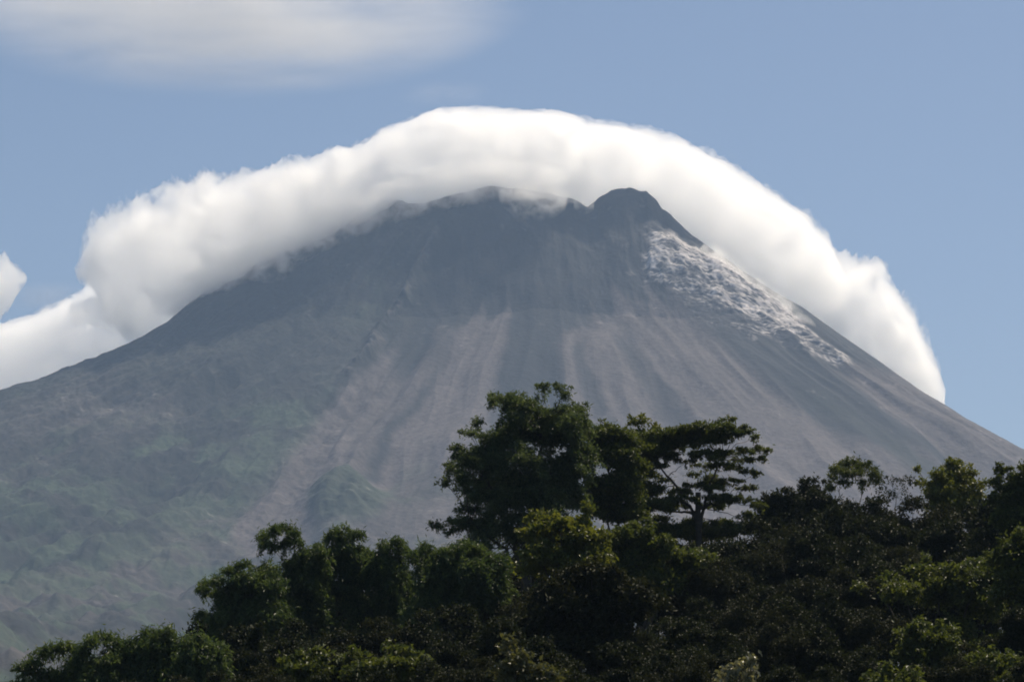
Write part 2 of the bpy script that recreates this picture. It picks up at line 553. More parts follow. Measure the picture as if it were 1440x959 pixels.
# main cap: runs over the summit from the billows on the west to the lee side on the east
CAP = [
    (108, 392, 116, 384, 5130, 24, 14),
    (122, 350, 148, 440, 5125, 66, 28),
    (158, 318, 188, 490, 5110, 108, 34),
    (215, 292, 250, 476, 5050, 122, 34),
    (290, 266, 335, 432, 4960, 130, 30),
    (370, 254, 405, 394, 4935, 130, 24),
    (440, 234, 472, 348, 4935, 130, 16),
    (510, 207, 535, 312, 4965, 130, 11),
    (560, 180, 585, 298, 5040, 135, 9),
    (620, 161, 645, 286, 5060, 140, 8),
    (700, 158, 705, 282, 5065, 145, 7),
    (780, 164, 775, 296, 5060, 145, 7),
    (850, 180, 835, 306, 5075, 145, 7),
    (940, 196, 905, 312, 5085, 140, 8),
    (1010, 226, 960, 352, 5085, 140, 9),
    (1070, 268, 1020, 396, 5085, 130, 10),
    (1130, 304, 1080, 430, 5090, 122, 11),
    (1163, 338, 1130, 474, 5100, 112, 13),
    (1180, 376, 1165, 506, 5115, 95, 13),
    (1192, 430, 1185, 524, 5130, 50, 10),
]
cloud('cap_cloud', 'long white cap of cloud draped over the volcano summit', CAP, taper=.35, seed=0, nu=520, nv=150)

LEE = [
    (1110, 352, 1110, 470, 5200, 40, 10),
    (1160, 366, 1150, 510, 5200, 90, 15),
    (1200, 379, 1178, 535, 5200, 110, 30),
    (1240, 400, 1212, 552, 5210, 115, 34),
    (1276, 434, 1248, 570, 5220, 105, 32),
    (1302, 474, 1278, 588, 5230, 85, 26),
    (1318, 517, 1300, 606, 5240, 60, 17),
    (1330, 562, 1322, 616, 5240, 28, 7),
]
cloud('lee_cloud', 'billowing white cloud spilling down behind the eastern ridge', LEE, taper=.0, seed=5, nu=220, nv=120)

BANK = [
    (-160, 498, -160, 660, 7050, 100, 14),
    (-60, 474, -60, 650, 7050, 140, 14),
    (30, 450, 30, 630, 7050, 150, 13),
    (95, 424, 100, 600, 7040, 160, 12),
    (150, 398, 165, 580, 7030, 160, 12),
    (220, 380, 225, 560, 7020, 150, 12),
    (300, 372, 300, 540, 7010, 140, 12),
    (380, 372, 380, 500, 7010, 100, 12),
    (440, 400, 440, 450, 7010, 40, 10),
]
cloud('bank_cloud', 'smooth creamy cloud bank low behind the western ridge', BANK, seed=9, nu=200, nv=100, lump=.9, fringe=14)
PUFF = [
    (-75, 384, -75, 440, 7400, 30, 16),
    (-55, 370, -55, 458, 7400, 70, 20),
    (-20, 366, -22, 456, 7400, 90, 24),
    (6, 368, 0, 444, 7400, 80, 24),
    (22, 373, 14, 428, 7400, 55, 20),
    (33, 379, 27, 410, 7400, 32, 14),
    (39, 386, 36, 399, 7400, 14, 8),
]
cloud('puff_cloud', 'small ragged white cloud puff above the creamy cloud bank', PUFF, seed=13, nu=120, nv=80, mat=MAT_RAG, fringe=0)

# soft skirts and wisps of the clouds
def veil(parent, sections, taper=.6, seed=0, nu=120, nv=60, mat=None, name='veil', lump=1.0):
    P, F = cloud_tube(sections, nu, nv, taper, 0, lump, seed)
    P, F = closed(P, F, nu, nv)
    return mesh_obj(name, P - np.array(parent.location), F, mat or MAT_VEIL, parent)


cap = bpy.data.objects['cap_cloud']
SKIRT = []
for (tx, ty, bx, by, Y, w, a) in CAP[3:-3]:
    k = 20
    SKIRT.append((tx * .4 + bx * .6, ty * .4 + by * .6, bx - (tx - bx) * .08, by + k, (min(Y, 5010) if 480 < bx < 800 else Y) - (50 if bx < 830 or bx > 960 else 0), w * .9, a * 1.2))
veil(cap, SKIRT, .5, 21, 240, 72)
WISP1 = [(700, 268, 700, 285, 4880, 20, 5), (722, 262, 722, 306, 4870, 34, 8), (745, 262, 742, 330, 4860, 38, 9), (772, 262, 768, 312, 4860, 34, 8), (800, 270, 797, 300, 4870, 22, 5)]
veil(cap, WISP1, .9, 22, 70, 48, name='wisp')
WISP2 = [(345, 388, 345, 410, 4890, 16, 6), (375, 370, 372, 404, 4880, 26, 8), (400, 368, 396, 392, 4880, 20, 7), (413, 374, 411, 383, 4885, 8, 3)]
veil(cap, WISP2, .5, 23, 60, 40, name='wisp', mat=MAT_STEAM)
WISP3 = [(806, 272, 806, 294, 4890, 16, 5), (822, 276, 823, 302, 4885, 20, 6), (836, 282, 836, 298, 4890, 12, 4)]
veil(cap, WISP3, .6, 24, 50, 40, name='wisp')
STEAM = [(985, 344, 980, 358, 4870, 10, 3), (1010, 350, 1000, 382, 4855, 24, 7), (1055, 384, 1046, 412, 4835, 22, 6), (1095, 414, 1088, 440, 4815, 18, 5), (1130, 440, 1124, 460, 4800, 12, 4), (1150, 458, 1146, 470, 4800, 6, 2)]
veil(cap, STEAM, .4, 25, 120, 40, name='steam', mat=MAT_STEAM)

WISP4 = [(104, 380, 110, 396, 5115, 10, 7), (118, 360, 126, 400, 5110, 26, 13), (132, 338, 150, 372, 5112, 34, 14), (150, 330, 168, 350, 5110, 16, 8)]
veil(cap, WISP4, .0, 26, 70, 60, name='wisp', mat=MAT_RAG)
WISP5 = [(210, 420, 214, 440, 4990, 16, 8), (240, 396, 250, 446, 4960, 40, 13), (290, 384, 300, 430, 4915, 40, 14), (330, 376, 336, 412, 4900, 20, 10)]
veil(cap, WISP5, .2, 27, 80, 60, name='wisp', mat=MAT_RAG)

WISP6 = [(96, 436, 100, 452, 5170, 16, 8), (128, 412, 138, 456, 5150, 40, 16), (165, 420, 178, 474, 5130, 40, 16), (206, 440, 213, 472, 5110, 16, 8)]
veil(cap, WISP6, .0, 28, 70, 60, name='wisp', mat=MAT_RAG)

# high thin cloud, far above the haze
def thin_cloud(name, label, c, size, density, seed, group=None, stretch=(1, 1, 1), rot=0.0):
    m, nt, N, L = material('thin_cloud')
    N.remove(N['Principled BSDF'])
    pv = N.new('ShaderNodeVolumePrincipled'); pv.inputs['Color'].default_value = (1, 1, 1, 1); pv.inputs['Anisotropy'].default_value = .3
    tc = N.new('ShaderNodeTexCoord')
    gr = N.new('ShaderNodeVectorMath'); gr.operation = 'LENGTH'
    nz = N.new('ShaderNodeTexNoise'); nz.inputs['Scale'].default_value = 1.6; nz.inputs['Detail'].default_value = 9; nz.inputs['Roughness'].default_value = .64; nz.inputs['Distortion'].default_value = .6
    mp = N.new('ShaderNodeMapping'); mp.inputs['Location'].default_value = (seed, seed * .7, 0); mp.inputs['Scale'].default_value = stretch; mp.inputs['Rotation'].default_value = (0, rot, 0)
    fall = N.new('ShaderNodeMapRange'); fall.inputs[1].default_value = 1.0; fall.inputs[2].default_value = .0; fall.inputs[3].default_value = 0; fall.inputs[4].default_value = 1
    nr = N.new('ShaderNodeMapRange'); nr.inputs[1].default_value = .36; nr.inputs[2].default_value = .66; nr.inputs[3].default_value = .0; nr.inputs[4].default_value = 1
    mu = N.new('ShaderNodeMath'); mu.operation = 'MULTIPLY'
    mu2 = N.new('ShaderNodeMath'); mu2.operation = 'MULTIPLY'; mu2.inputs[1].default_value = density
    L.new(tc.outputs['Object'], gr.inputs[0]); L.new(gr.outputs['Value'], fall.inputs[0])
    L.new(tc.outputs['Object'], mp.inputs[0]); L.new(mp.outputs[0], nz.inputs['Vector']); L.new(nz.outputs['Fac'], nr.inputs[0])
    L.new(fall.outputs[0], mu.inputs[0]); L.new(nr.outputs[0], mu.inputs[1]); L.new(mu.outputs[0], mu2.inputs[0])
    L.new(mu2.outputs[0], pv.inputs['Density'])
    L.new(pv.outputs[0], N['Material Output'].inputs['Volume'])
    m.cycles.volume_step_rate = .6
    nu, nv = 24, 40
    th = np.linspace(.001, math.pi - .001, nu)[:, None]
    ph = np.linspace(0, 2 * math.pi, nv, endpoint=False)[None, :]
    V = np.stack([np.sin(th) * np.cos(ph), np.sin(th) * np.sin(ph), np.cos(th) + 0 * ph], -1).reshape(-1, 3)
    V, F = closed(V, grid_faces(nu, nv, True), nu, nv)
    o = mesh_obj(name, V, F, m)
    o.location = [float(v) for v in c]
    o.scale = size
    return tag(o, label, 'cloud', group, None)


thin_cloud('high_cloud', 'broad thin veil of pale cloud high in the sky', at(325, -8, 9500), (1180, 420, 400), .0098, 3.1, stretch=(1.0, 1, 2.1), rot=-.30)
thin_cloud('faint_cloud', 'faint wisp of cloud just above the white cap', at(625, 132, 9200), (190, 160, 34), .0022, 5.3, stretch=(1, 1, .6))
thin_cloud('low_cloud', 'faint bluish wisp low over the creamy cloud bank', at(70, 418, 8600), (230, 160, 52), .0040, 8.3, stretch=(1, 1, .6))

# ------------------------------------------------------------------ leaves and bark
def leaf_mat(name, c0, c1, gloss=.35, rough=.45, trans=.35):
    m, nt, N, L = material(name)
    N.remove(N['Principled BSDF'])
    a = N.new('ShaderNodeAttribute'); a.attribute_name = 'tint'
    sep = N.new('ShaderNodeSeparateColor')
    mixc = N.new('ShaderNodeMix'); mixc.data_type = 'RGBA'
    mixc.inputs[6].default_value = (*c0, 1); mixc.inputs[7].default_value = (*c1, 1)
    L.new(a.outputs['Color'], sep.inputs[0]); L.new(sep.outputs[0], mixc.inputs[0])
    p = N.new('ShaderNodeBsdfPrincipled')
    p.inputs['Roughness'].default_value = rough
    p.inputs['Specular IOR Level'].default_value = gloss
    t = N.new('ShaderNodeBsdfTranslucent')
    br = N.new('ShaderNodeMix'); br.data_type = 'RGBA'; br.blend_type = 'MULTIPLY'; br.inputs[0].default_value = 1
    br.inputs[7].default_value = (1.25, 1.15, .55, 1)
    L.new(mixc.outputs[2], p.inputs['Base Color']); L.new(mixc.outputs[2], br.inputs[6]); L.new(br.outputs[2], t.inputs['Color'])
    ms = N.new('ShaderNodeMixShader'); ms.inputs[0].default_value = trans
    L.new(p.outputs[0], ms.inputs[1]); L.new(t.outputs[0], ms.inputs[2])
    L.new(ms.outputs[0], N['Material Output'].inputs['Surface'])
    return m


LEAF = {
    'feather': leaf_mat('feathery_leaf', (.030, .054, .026), (.098, .135, .066), .25, .5, .42),
    'dark': leaf_mat('dark_leaf', (.012, .018, .008), (.026, .034, .014), .12, .6, .25),  # dark foliage, lowered further to put the wood's shade into the colour
    'green': leaf_mat('green_leaf', (.030, .048, .013), (.092, .115, .032), .22, .5, .4),
    'yellow': leaf_mat('yellow_green_leaf', (.054, .076, .014), (.135, .150, .034), .35, .45, .42),
    'bamboo': leaf_mat('bamboo_leaf', (.028, .056, .022), (.088, .128, .050), .25, .48, .42),
    'gloss': leaf_mat('shiny_leaf', (.040, .050, .018), (.100, .105, .050), .6, .3),
    'pale': leaf_mat('silvery_leaf', (.07, .08, .05), (.26, .26, .19), .5, .35, .3),
    'shade_green': leaf_mat('shade_green_leaf', (.015, .019, .009), (.033, .038, .016), .1, .65, .2),  # dark green, shade inside the wood worked into the leaf colour
}
m, nt, N, L = material('grey_bark')
b = N['Principled BSDF']
tc = N.new('ShaderNodeTexCoord')
nz = N.new('ShaderNodeTexNoise'); nz.inputs['Scale'].default_value = 4; nz.inputs['Detail'].default_value = 6
cr = N.new('ShaderNodeValToRGB')
cr.color_ramp.elements[0].position = .3; cr.color_ramp.elements[0].color = (.030, .026, .020, 1)
cr.color_ramp.elements[1].position = .7; cr.color_ramp.elements[1].color = (.060, .054, .044, 1)
L.new(tc.outputs['Object'], nz.inputs['Vector']); L.new(nz.outputs['Fac'], cr.inputs[0]); L.new(cr.outputs[0], b.inputs['Base Color'])
b.inputs['Roughness'].default_value = .9
MAT_BARK = m


def unit(v):
    return v / (np.linalg.norm(v, axis=-1, keepdims=True) + 1e-9)


def leaf_mesh(centres, outward, length, width, droop, flat):
    """One four-cornered folded leaf per centre. outward: direction away from the twig."""
    n = len(centres)
    d = unit(outward * .7 + rng.normal(0, .75, (n, 3)) + np.array([0, 0, -droop]))
    up = unit(np.array([0, 0, flat]) + rng.normal(0, .65, (n, 3)))
    s = unit(np.cross(d, up))
    nn = np.cross(s, d)
    ln = length * rng.uniform(.6, 1.3, n)[:, None]
    wd = width * rng.uniform(.7, 1.25, n)[:, None]
    p0 = centres - d * ln * .5
    p2 = centres + d * ln * .5 - nn * ln * .10
    p1 = centres + s * wd * .5 - d * ln * .06 + nn * wd * .16
    p3 = centres - s * wd * .5 - d * ln * .06 + nn * wd * .16
    V = np.stack([p0, p1, p2, p3], 1).reshape(-1, 3)
    F = np.arange(n * 4).reshape(-1, 4)
    return V, F


KIND = {  # leaf length, width, leaves per tuft, tuft radius, tufts per square metre, droop, flatness of normals, tuft squash
    'feather': (.25, .075, 110, .44, 3.0, .25, .8, .72),
    'dark': (.24, .12, 80, .52, 4.6, .15, .9, .8),
    'green': (.26, .12, 92, .48, 3.8, .15, 1.0, .62),
    'yellow': (.29, .14, 80, .48, 3.8, .10, 1.0, .62),
    'bamboo': (.30, .070, 100, .44, 2.9, .55, .8, .75),
    'gloss': (.23, .13, 62, .42, 5.0, .05, .9, .8),
    'shade_green': (.24, .11, 80, .52, 4.6, .15, .8, .8),
    'pad': (.27, .10, 80, .50, 6.4, .05, 1.4, .5),
    'twig': (.24, .08, 18, .42, 2.6, .05, .6, .9),
}


SPRAY = {  # sprays per clump, length, rise, droop
    'feather': (3.0, .85, .5, .35), 'dark': (1.2, .6, .5, .1), 'green': (1.6, .7, .5, .15), 'yellow': (1.6, .6, .6, .1), 'bamboo': (4.2, 1.0, .45, .95),
    'gloss': (1.6, .5, .6, .0), 'shade_green': (1.0, .6, .5, .1), 'pad': (1.4, .34, .1, .1), 'twig': (1.2, .5, 1.0, .0),
}


def crown_leaves(clumps, kind, dens=1.0, size=1.0):
    """clumps: (centre, rx, ry, rz). Tufts sit toward the skin of each clump, thick on top and open beneath."""
    ln, wd, npt, tr, per, droop, flat, squash = KIND[kind]
    tr, npt = tr * size, int(npt * dens ** .4)
    C, O, T, tufts = [], [], [], []
    for (c, rx, ry, rz) in clumps:
        area = rx * ry + ry * rz + rx * rz
        n = max(3, int(area * per * 1.6 * dens ** .6))
        d = unit(rng.normal(0, 1, (n, 3)))
        low = d[:, 2] < -.35
        d[low, 2] *= rng.uniform(-1, .5, low.sum())
        rad = rng.uniform(.35, 1.06, n) ** .6
        small = min(1.0, max(.45, min(rx, rz) / (tr * 1.5)))
        q = c + d * np.array([rx, ry, rz]) * rad[:, None] * .9
        shade = rng.uniform(.1, .9, n)
        for i in range(n):
            k = max(6, int(npt * rng.uniform(.6, 1.3) * small ** 1.3))
            o = rng.normal(0, .52, (k, 3)) * np.array([1, 1, squash]) * tr * small
            C.append(q[i] + o)
            O.append(unit(o + d[i] * tr * .5))
            T.append(np.clip(shade[i] + rng.normal(0, .22, k), 0, 1))
        tufts.append(q)
        # pointed sprays break the outline
        for _ in range(int(SPRAY[kind][0] * (2 + area ** .5))):
            d0 = unit(rng.normal(0, 1, 3) + np.array([0, 0, SPRAY[kind][2]]))
            st = c + d0 * np.array([rx, ry, rz]) * .6
            Ls = min(1.0, .35 + .8 * min(rx, rz)) * SPRAY[kind][1] * rng.uniform(.5, 1.25) * size
            t = np.sort(rng.uniform(0, 1, int(46 * Ls + 8)))[:, None]
            pth = st + d0 * Ls * t + np.array([0, 0, -1.0]) * SPRAY[kind][3] * Ls * t ** 2
            o = rng.normal(0, 1, (len(t), 3)) * (.17 * (1.15 - t)) * size
            C.append(pth + o)
            O.append(unit(o * 2 + d0 * .6))
            T.append(np.clip(rng.uniform(.2, .9) + rng.normal(0, .2, len(t)), 0, 1))
    C, O, T = np.concatenate(C), np.concatenate(O), np.concatenate(T)
    V, F = leaf_mesh(C, O, ln * size, wd * size, droop, flat)
    return V, F, np.repeat(T, 4), tufts


def tube(path, r0, r1, sides=6):
    p = np.array(path, float)
    n = len(p)
    t = unit(np.gradient(p, axis=0))
    ref = np.array([.31, .87, .22])
    a = unit(np.cross(t, ref)); b_ = np.cross(t, a)
    r = (r0 + (r1 - r0) * np.linspace(0, 1, n) ** .8)[:, None, None]
    an = np.linspace(0, 2 * math.pi, sides, endpoint=False)
    V = p[:, None, :] + r * (a[:, None, :] * np.cos(an)[None, :, None] + b_[:, None, :] * np.sin(an)[None, :, None])
    return V.reshape(-1, 3), grid_faces(n, sides, True)


def bend(a, c, n=7, sag=0.0, jit=.12):
    """A branch from a to c: first rises, then leans out."""
    a, c = np.array(a, float), np.array(c, float)
    t = np.linspace(0, 1, n)[:, None]
    m_ = np.array([a[0] * .55 + c[0] * .45, a[1] * .55 + c[1] * .45, a[2] * .35 + c[2] * .65 + sag])
    p = (1 - t) ** 2 * a + 2 * t * (1 - t) * m_ + t * t * c
    L_ = np.linalg.norm(c - a)
    w = rng.normal(0, jit * .18 * L_ / n ** .5, (n, 3)) * np.sin(t * math.pi)
    return p + w


def build_tree(name, label, cat, base, clumps, kind, mat, group=None, dens=1.0, size=1.0, trunk_r=.22, fork=None, twigs=.25, lean=0.0):
    """clumps in world metres: (x, y, z, rx, ry, rz). Trunk from base, a limb to every clump, twigs to some tufts."""
    base = np.array(base, float)
    e = empty(name, base)
    tag(e, label, cat, group)
    cl = [(np.array(c[:3]) - base, *c[3:]) for c in clumps]
    V, F, T, tufts = crown_leaves(cl, kind, dens, size)
    tint = np.stack([T, T, T], -1)
    mesh_obj('crown', V, F, mat, e, smooth=False, attrs={'tint': tint})
    cs = np.array([c[0] for c in cl])
    mid = cs.mean(0)
    zlow = cs[:, 2].min()
    fz = fork if fork is not None else max(1.0, zlow * .72)
    f = np.array([mid[0] * .45, mid[1] * .45, fz])
    parts = [tube(bend((0, 0, -.5), f, 9), trunk_r, trunk_r * .68, 8)]
    # main limbs to groups of clumps, then a branch from the nearest limb to every clump
    nl = int(min(6, max(1, len(cl) // 4)))
    seeds = [cs[0]]
    while len(seeds) < nl:
        dist = np.min([np.linalg.norm(cs - q, axis=1) for q in seeds], axis=0)
        seeds.append(cs[int(dist.argmax())])
    near = np.argmin([np.linalg.norm(cs - q, axis=1) for q in seeds], axis=0)
    limbs = []
    for k in range(nl):
        own = cs[near == k]
        if len(own) == 0:
            continue
        g = own.mean(0)
        st = f * rng.uniform(.7, 1.0) if g[2] > f[2] * .9 else f * max(.3, min(.95, g[2] / max(fz, .1) - .15))
        end_ = st + (g - st) * .88
        r = trunk_r * .5
        path = bend(st, end_, 12, 0, .5)
        limbs.append((path, r))
        parts.append(tube(path, r, r * .35, 6))
    for (c, rx, ry, rz), tf in zip(cl, tufts):
        best, bp_, br = 1e9, f, trunk_r * .3
        for path, r in limbs:
            for t_ in range(3, 12):
                q = path[t_]
                if q[2] > c[2] + .6:
                    continue
                dd = np.linalg.norm(q - c) * (1.25 - .03 * t_)
                if dd < best:
                    best, bp_, br = dd, q, r * (1 - .055 * t_)
        r = min(br * .62, .02 + .03 * math.sqrt(max(rx * rz, .05)))
        br_path = bend(bp_, c, 8, 0, .45)
        parts.append(tube(br_path, r, r * .4, 5))
        for q in tf[rng.random(len(tf)) < twigs]:
            parts.append(tube(bend(br_path[rng.integers(4, 8)], q, 5, 0, .4), r * .42, .010, 4))
    VV, FF, o = [], [], 0
    for v, fc in parts:
        VV.append(v); FF.append(fc + o); o += len(v)
    mesh_obj('trunk', np.concatenate(VV), np.concatenate(FF), MAT_BARK, e)
    return e


def px_clumps(lst, Y, deep=1.0, spread=.5):
    """Photo-measured clumps (px, py, rx, ry) at depth Y become world clumps with their own depth and thickness."""
    out = []
    xs = [c[0] for c in lst]
    half = (max(xs) - min(xs)) * .5 * Y / FOCAL * spread
    for (px, py, rx, ry) in lst:
        y = Y + rng.uniform(-1, 1) * half
        p = at(px, py, y)
        s = y / FOCAL
        out.append((*p, rx * s, max(.3, rx * s * deep * rng.uniform(.75, 1.1)), ry * s))
    return out


def hill_base(px, Y):
    x = at(px, 900, Y)[0]
    return (x, Y, float(hill_z(np.array([x]), np.array([Y]))[0]))


def tree(name, label, cat, px, Y, lst, kind, mat, **kw):
    deep = kw.pop('deep', 1.0); spread = kw.pop('spread', .5)
    body = kw.pop('body', 0)
    lo, hi = min(c[0] - c[2] * .3 for c in lst), max(c[0] + c[2] * .3 for c in lst)
    y0 = max(c[1] for c in lst)
    if kw.pop('infill', True):
        big = [c for c in lst if c[2] > 13 and c[3] > 8]
        new = []
        for i, a in enumerate(big):
            near = sorted(big, key=lambda c: math.hypot(c[0] - a[0], c[1] - a[1]))[1:3]
            for c in near:
                new.append(((a[0] + c[0]) / 2 + rng.uniform(-4, 4), (a[1] + c[1]) / 2 + rng.uniform(0, 5), (a[2] + c[2]) * .42, (a[3] + c[3]) * .5))
        lst = lst + new
    lst = lst + [(rng.uniform(lo, hi), y0 + (990 - y0) * (k + .6) / body, rng.uniform(24, 34) * 130 / Y, rng.uniform(16, 22) * 130 / Y) for k in range(body)]
    return build_tree(name, label, cat, hill_base(px, Y), px_clumps(lst, Y, deep, spread), kind, LEAF[mat], **kw)


# ------------------------------------------------------------------ trees of the ridge, each measured from the photograph
tree('feathery_tree', 'tallest tree of the wood, dark feathery crown with spiky top', 'tree', 752, 150, [
    (762, 552, 9, 13), (791, 556, 12, 14), (718, 560, 20, 9), (698, 560, 9, 5), (694, 568, 3, 8), (750, 585, 35, 20), (800, 580, 24, 14), (819, 574, 9, 4),
    (672, 596, 10, 4), (662, 612, 13, 8), (641, 631, 6, 4), (690, 622, 22, 12), (655, 640, 18, 12), (640, 660, 15, 12), (627, 681, 8, 7), (722, 618, 32, 22), (770, 615, 35, 24),
    (812, 608, 22, 20), (680, 658, 26, 18), (730, 662, 40, 28), (785, 660, 40, 30), (660, 690, 16, 10), (692, 700, 32, 18), (740, 708, 40, 25),
    (795, 705, 38, 28), (640, 738, 18, 7), (612, 741, 10, 4), (660, 742, 28, 12), (700, 748, 36, 18), (765, 755, 40, 25), (820, 650, 20, 24)],
    'feather', 'feather', trunk_r=.34, fork=11, twigs=.1, dens=1.1, body=8)
tree('umbrella_tree', 'flat-topped tree with layered leaf pads and bare forking branches', 'tree', 984, 165, [
    (1022, 592, 15, 6), (1000, 602, 34, 9), (1045, 607, 20, 8), (1060, 616, 9, 6), (968, 604, 28, 9), (937, 611, 26, 10), (906, 620, 28, 12), (922, 636, 28, 9),
    (960, 627, 34, 9), (1000, 622, 28, 7), (1040, 636, 22, 5), (1066, 632, 15, 5), (1080, 635, 6, 4), (1045, 647, 20, 4), (1071, 645, 7, 3), (1032, 658, 16, 4),
    (1050, 664, 15, 4), (1062, 666, 7, 3), (900, 648, 24, 12), (944, 647, 14, 5), (890, 668, 20, 10), (1024, 678, 26, 6), (1051, 687, 15, 5), (1005, 688, 22, 5),
    (958, 692, 26, 6), (920, 690, 20, 8), (1042, 702, 20, 6), (1000, 712, 26, 7), (950, 714, 26, 8), (1066, 712, 16, 6), (930, 732, 22, 9), (972, 738, 22, 10), (1014, 736, 20, 9), (1048, 726, 15, 7),
    (940, 640, 24, 6), (985, 640, 22, 5), (1008, 646, 14, 4), (968, 650, 12, 4), (978, 668, 12, 4), (935, 676, 14, 5), (1000, 672, 14, 4), (1000, 640, 30, 8), (1016, 654, 20, 6), (992, 656, 16, 5), (1000, 682, 30, 7), (972, 682, 16, 5), (880, 612, 20, 9), (875, 640, 20, 12), (905, 634, 30, 14), (925, 625, 30, 12), (950, 618, 34, 12), (985, 614, 34, 11), (1020, 612, 30, 10), (900, 665, 28, 12), (925, 655, 20, 8), (905, 690, 30, 14), (915, 712, 34, 14), (960, 704, 30, 8), (1010, 702, 28, 8),
    (940, 750, 34, 14), (990, 752, 34, 14), (1035, 748, 28, 14)],
    'pad', 'green', trunk_r=.26, fork=13.2, twigs=.22, deep=1.0, spread=.35, body=6, infill=False, dens=1.25)
tree('round_top_tree', 'olive green rounded crown between the feathery tree and the flat-topped tree', 'tree', 862, 158, [
    (855, 604, 18, 12), (834, 618, 18, 12), (873, 622, 22, 14), (850, 645, 28, 18), (885, 655, 26, 16), (845, 685, 28, 18), (880, 690, 24, 18), (855, 720, 28, 18), (890, 725, 22, 15)],
    'green', 'green', trunk_r=.24, twigs=.12, body=5)
tree('sapling', 'pale yellow-green treetop peeping above the flat leaf pads', 'tree', 904, 176, [
    (888, 595, 9, 6), (904, 594, 12, 8), (922, 604, 9, 7), (905, 612, 16, 10), (900, 635, 16, 14)], 'yellow', 'yellow', trunk_r=.14)
tree('yellow_green_tree', 'yellow-green leafy tree with two humps below the feathery tree', 'tree', 800, 128, [
    (756, 733, 16, 11), (785, 738, 18, 12), (828, 721, 14, 11), (806, 745, 22, 13), (745, 753, 18, 12), (770, 768, 28, 16), (820, 763, 26, 18), (850, 758, 12, 10),
    (760, 798, 34, 20), (810, 798, 34, 20), (842, 788, 22, 16)], 'yellow', 'yellow', trunk_r=.2, twigs=.12)
tree('shiny_tree', 'shrubby tree with small glinting leaves under the flat-topped tree', 'tree', 890, 136, [
    (880, 750, 18, 11), (906, 742, 18, 12), (868, 772, 24, 13), (902, 772, 26, 14), (935, 765, 18, 12), (890, 800, 34, 18), (945, 795, 26, 18), (985, 790, 24, 16), (925, 825, 34, 20)],
    'gloss', 'green', trunk_r=.18, twigs=.15)
tree('domed_tree', 'broad dark dome with a pale rim of lit leaves along its top', 'tree', 815, 112, [
    (832, 806, 38, 15), (790, 822, 28, 17), (764, 846, 26, 20), (865, 815, 30, 16), (748, 880, 24, 24), (800, 870, 45, 36), (855, 860, 45, 38), (905, 850, 30, 28), (790, 920, 50, 34), (860, 920, 55, 38)],
    'green', 'shade_green', trunk_r=.2, twigs=.08)
tree('glinting_shrub', 'shrub with whitish glinting leaves at the foot of the domed tree', 'shrub', 735, 88, [
    (714, 906, 12, 12), (730, 928, 18, 18), (760, 944, 20, 13), (704, 946, 14, 14), (785, 950, 14, 9), (735, 965, 30, 16)], 'gloss', 'gloss', trunk_r=.1, size=.8, dens=.8)

# bamboo
BAM = 'bamboo clumps along the lower edge of the wood'
tree('bamboo', 'bamboo with one hooked tip curling over the grey slope', 'bamboo', 418, 138, [
    (399, 744, 14, 4), (382, 746, 8, 5), (372, 754, 4, 5), (376, 767, 3, 3), (414, 752, 8, 6), (395, 766, 14, 4), (418, 766, 9, 7), (428, 781, 11, 9), (420, 798, 22, 14),
    (448, 778, 14, 12), (440, 805, 22, 16), (410, 795, 14, 6), (425, 830, 30, 20), (440, 870, 32, 24)], 'bamboo', 'bamboo', group=BAM, body=5, trunk_r=.09, twigs=.12, spread=.4)
tree('bamboo', 'bamboo leaning out over the slope with long drooping side sprays', 'bamboo', 350, 136, [
    (346, 798, 15, 6), (325, 806, 12, 7), (290, 823, 9, 4), (308, 819, 14, 5), (283, 829, 4, 3), (305, 836, 6, 4), (340, 818, 24, 11), (375, 803, 24, 9), (325, 838, 22, 12), (370, 832, 36, 18),
    (314, 853, 14, 8), (297, 872, 8, 5), (283, 866, 4, 3), (330, 868, 28, 18), (385, 870, 34, 22), (310, 890, 14, 10), (340, 905, 30, 18)], 'bamboo', 'bamboo', group=BAM, body=5, trunk_r=.09, twigs=.12, spread=.4)
tree('bamboo', 'bamboo with a flat tufted head beside the hooked bamboo', 'bamboo', 485, 140, [
    (478, 748, 15, 7), (502, 752, 11, 4), (466, 757, 7, 5), (484, 764, 10, 9), (457, 778, 18, 10), (490, 778, 22, 12), (516, 786, 14, 12), (468, 803, 28, 18), (512, 808, 24, 18), (490, 845, 34, 24)],
    'bamboo', 'bamboo', group=BAM, body=5, trunk_r=.09, twigs=.12, spread=.4)
tree('bamboo', 'bamboo with a rounded plume, nearest the green knoll', 'bamboo', 552, 139, [
    (548, 768, 18, 8), (558, 763, 10, 4), (538, 780, 14, 11), (564, 784, 13, 13), (550, 808, 26, 20), (560, 845, 34, 24)], 'bamboo', 'bamboo', group=BAM, body=5, trunk_r=.09, twigs=.12, spread=.4)
tree('bamboo', 'bamboo under the long low arm of the feathery tree', 'bamboo', 630, 134, [
    (602, 773, 18, 6), (589, 784, 10, 10), (620, 784, 22, 12), (655, 776, 28, 13), (606, 812, 26, 20), (655, 810, 34, 22), (625, 850, 38, 26), (690, 800, 28, 20), (690, 845, 30, 26)],
    'bamboo', 'bamboo', group=BAM, body=5, trunk_r=.09, twigs=.12, spread=.4)
tree('bamboo', 'lowest outlying bamboo with a thin drooping arch', 'bamboo', 85, 122, [
    (106, 918, 10, 7), (92, 911, 12, 6), (74, 912, 12, 4), (60, 918, 8, 5), (46, 934, 12, 5), (30, 940, 7, 4), (40, 946, 6, 5), (62, 950, 10, 7), (108, 935, 8, 12), (95, 955, 16, 10)],
    'bamboo', 'bamboo', group=BAM, body=5, trunk_r=.07, twigs=.12, spread=.35)
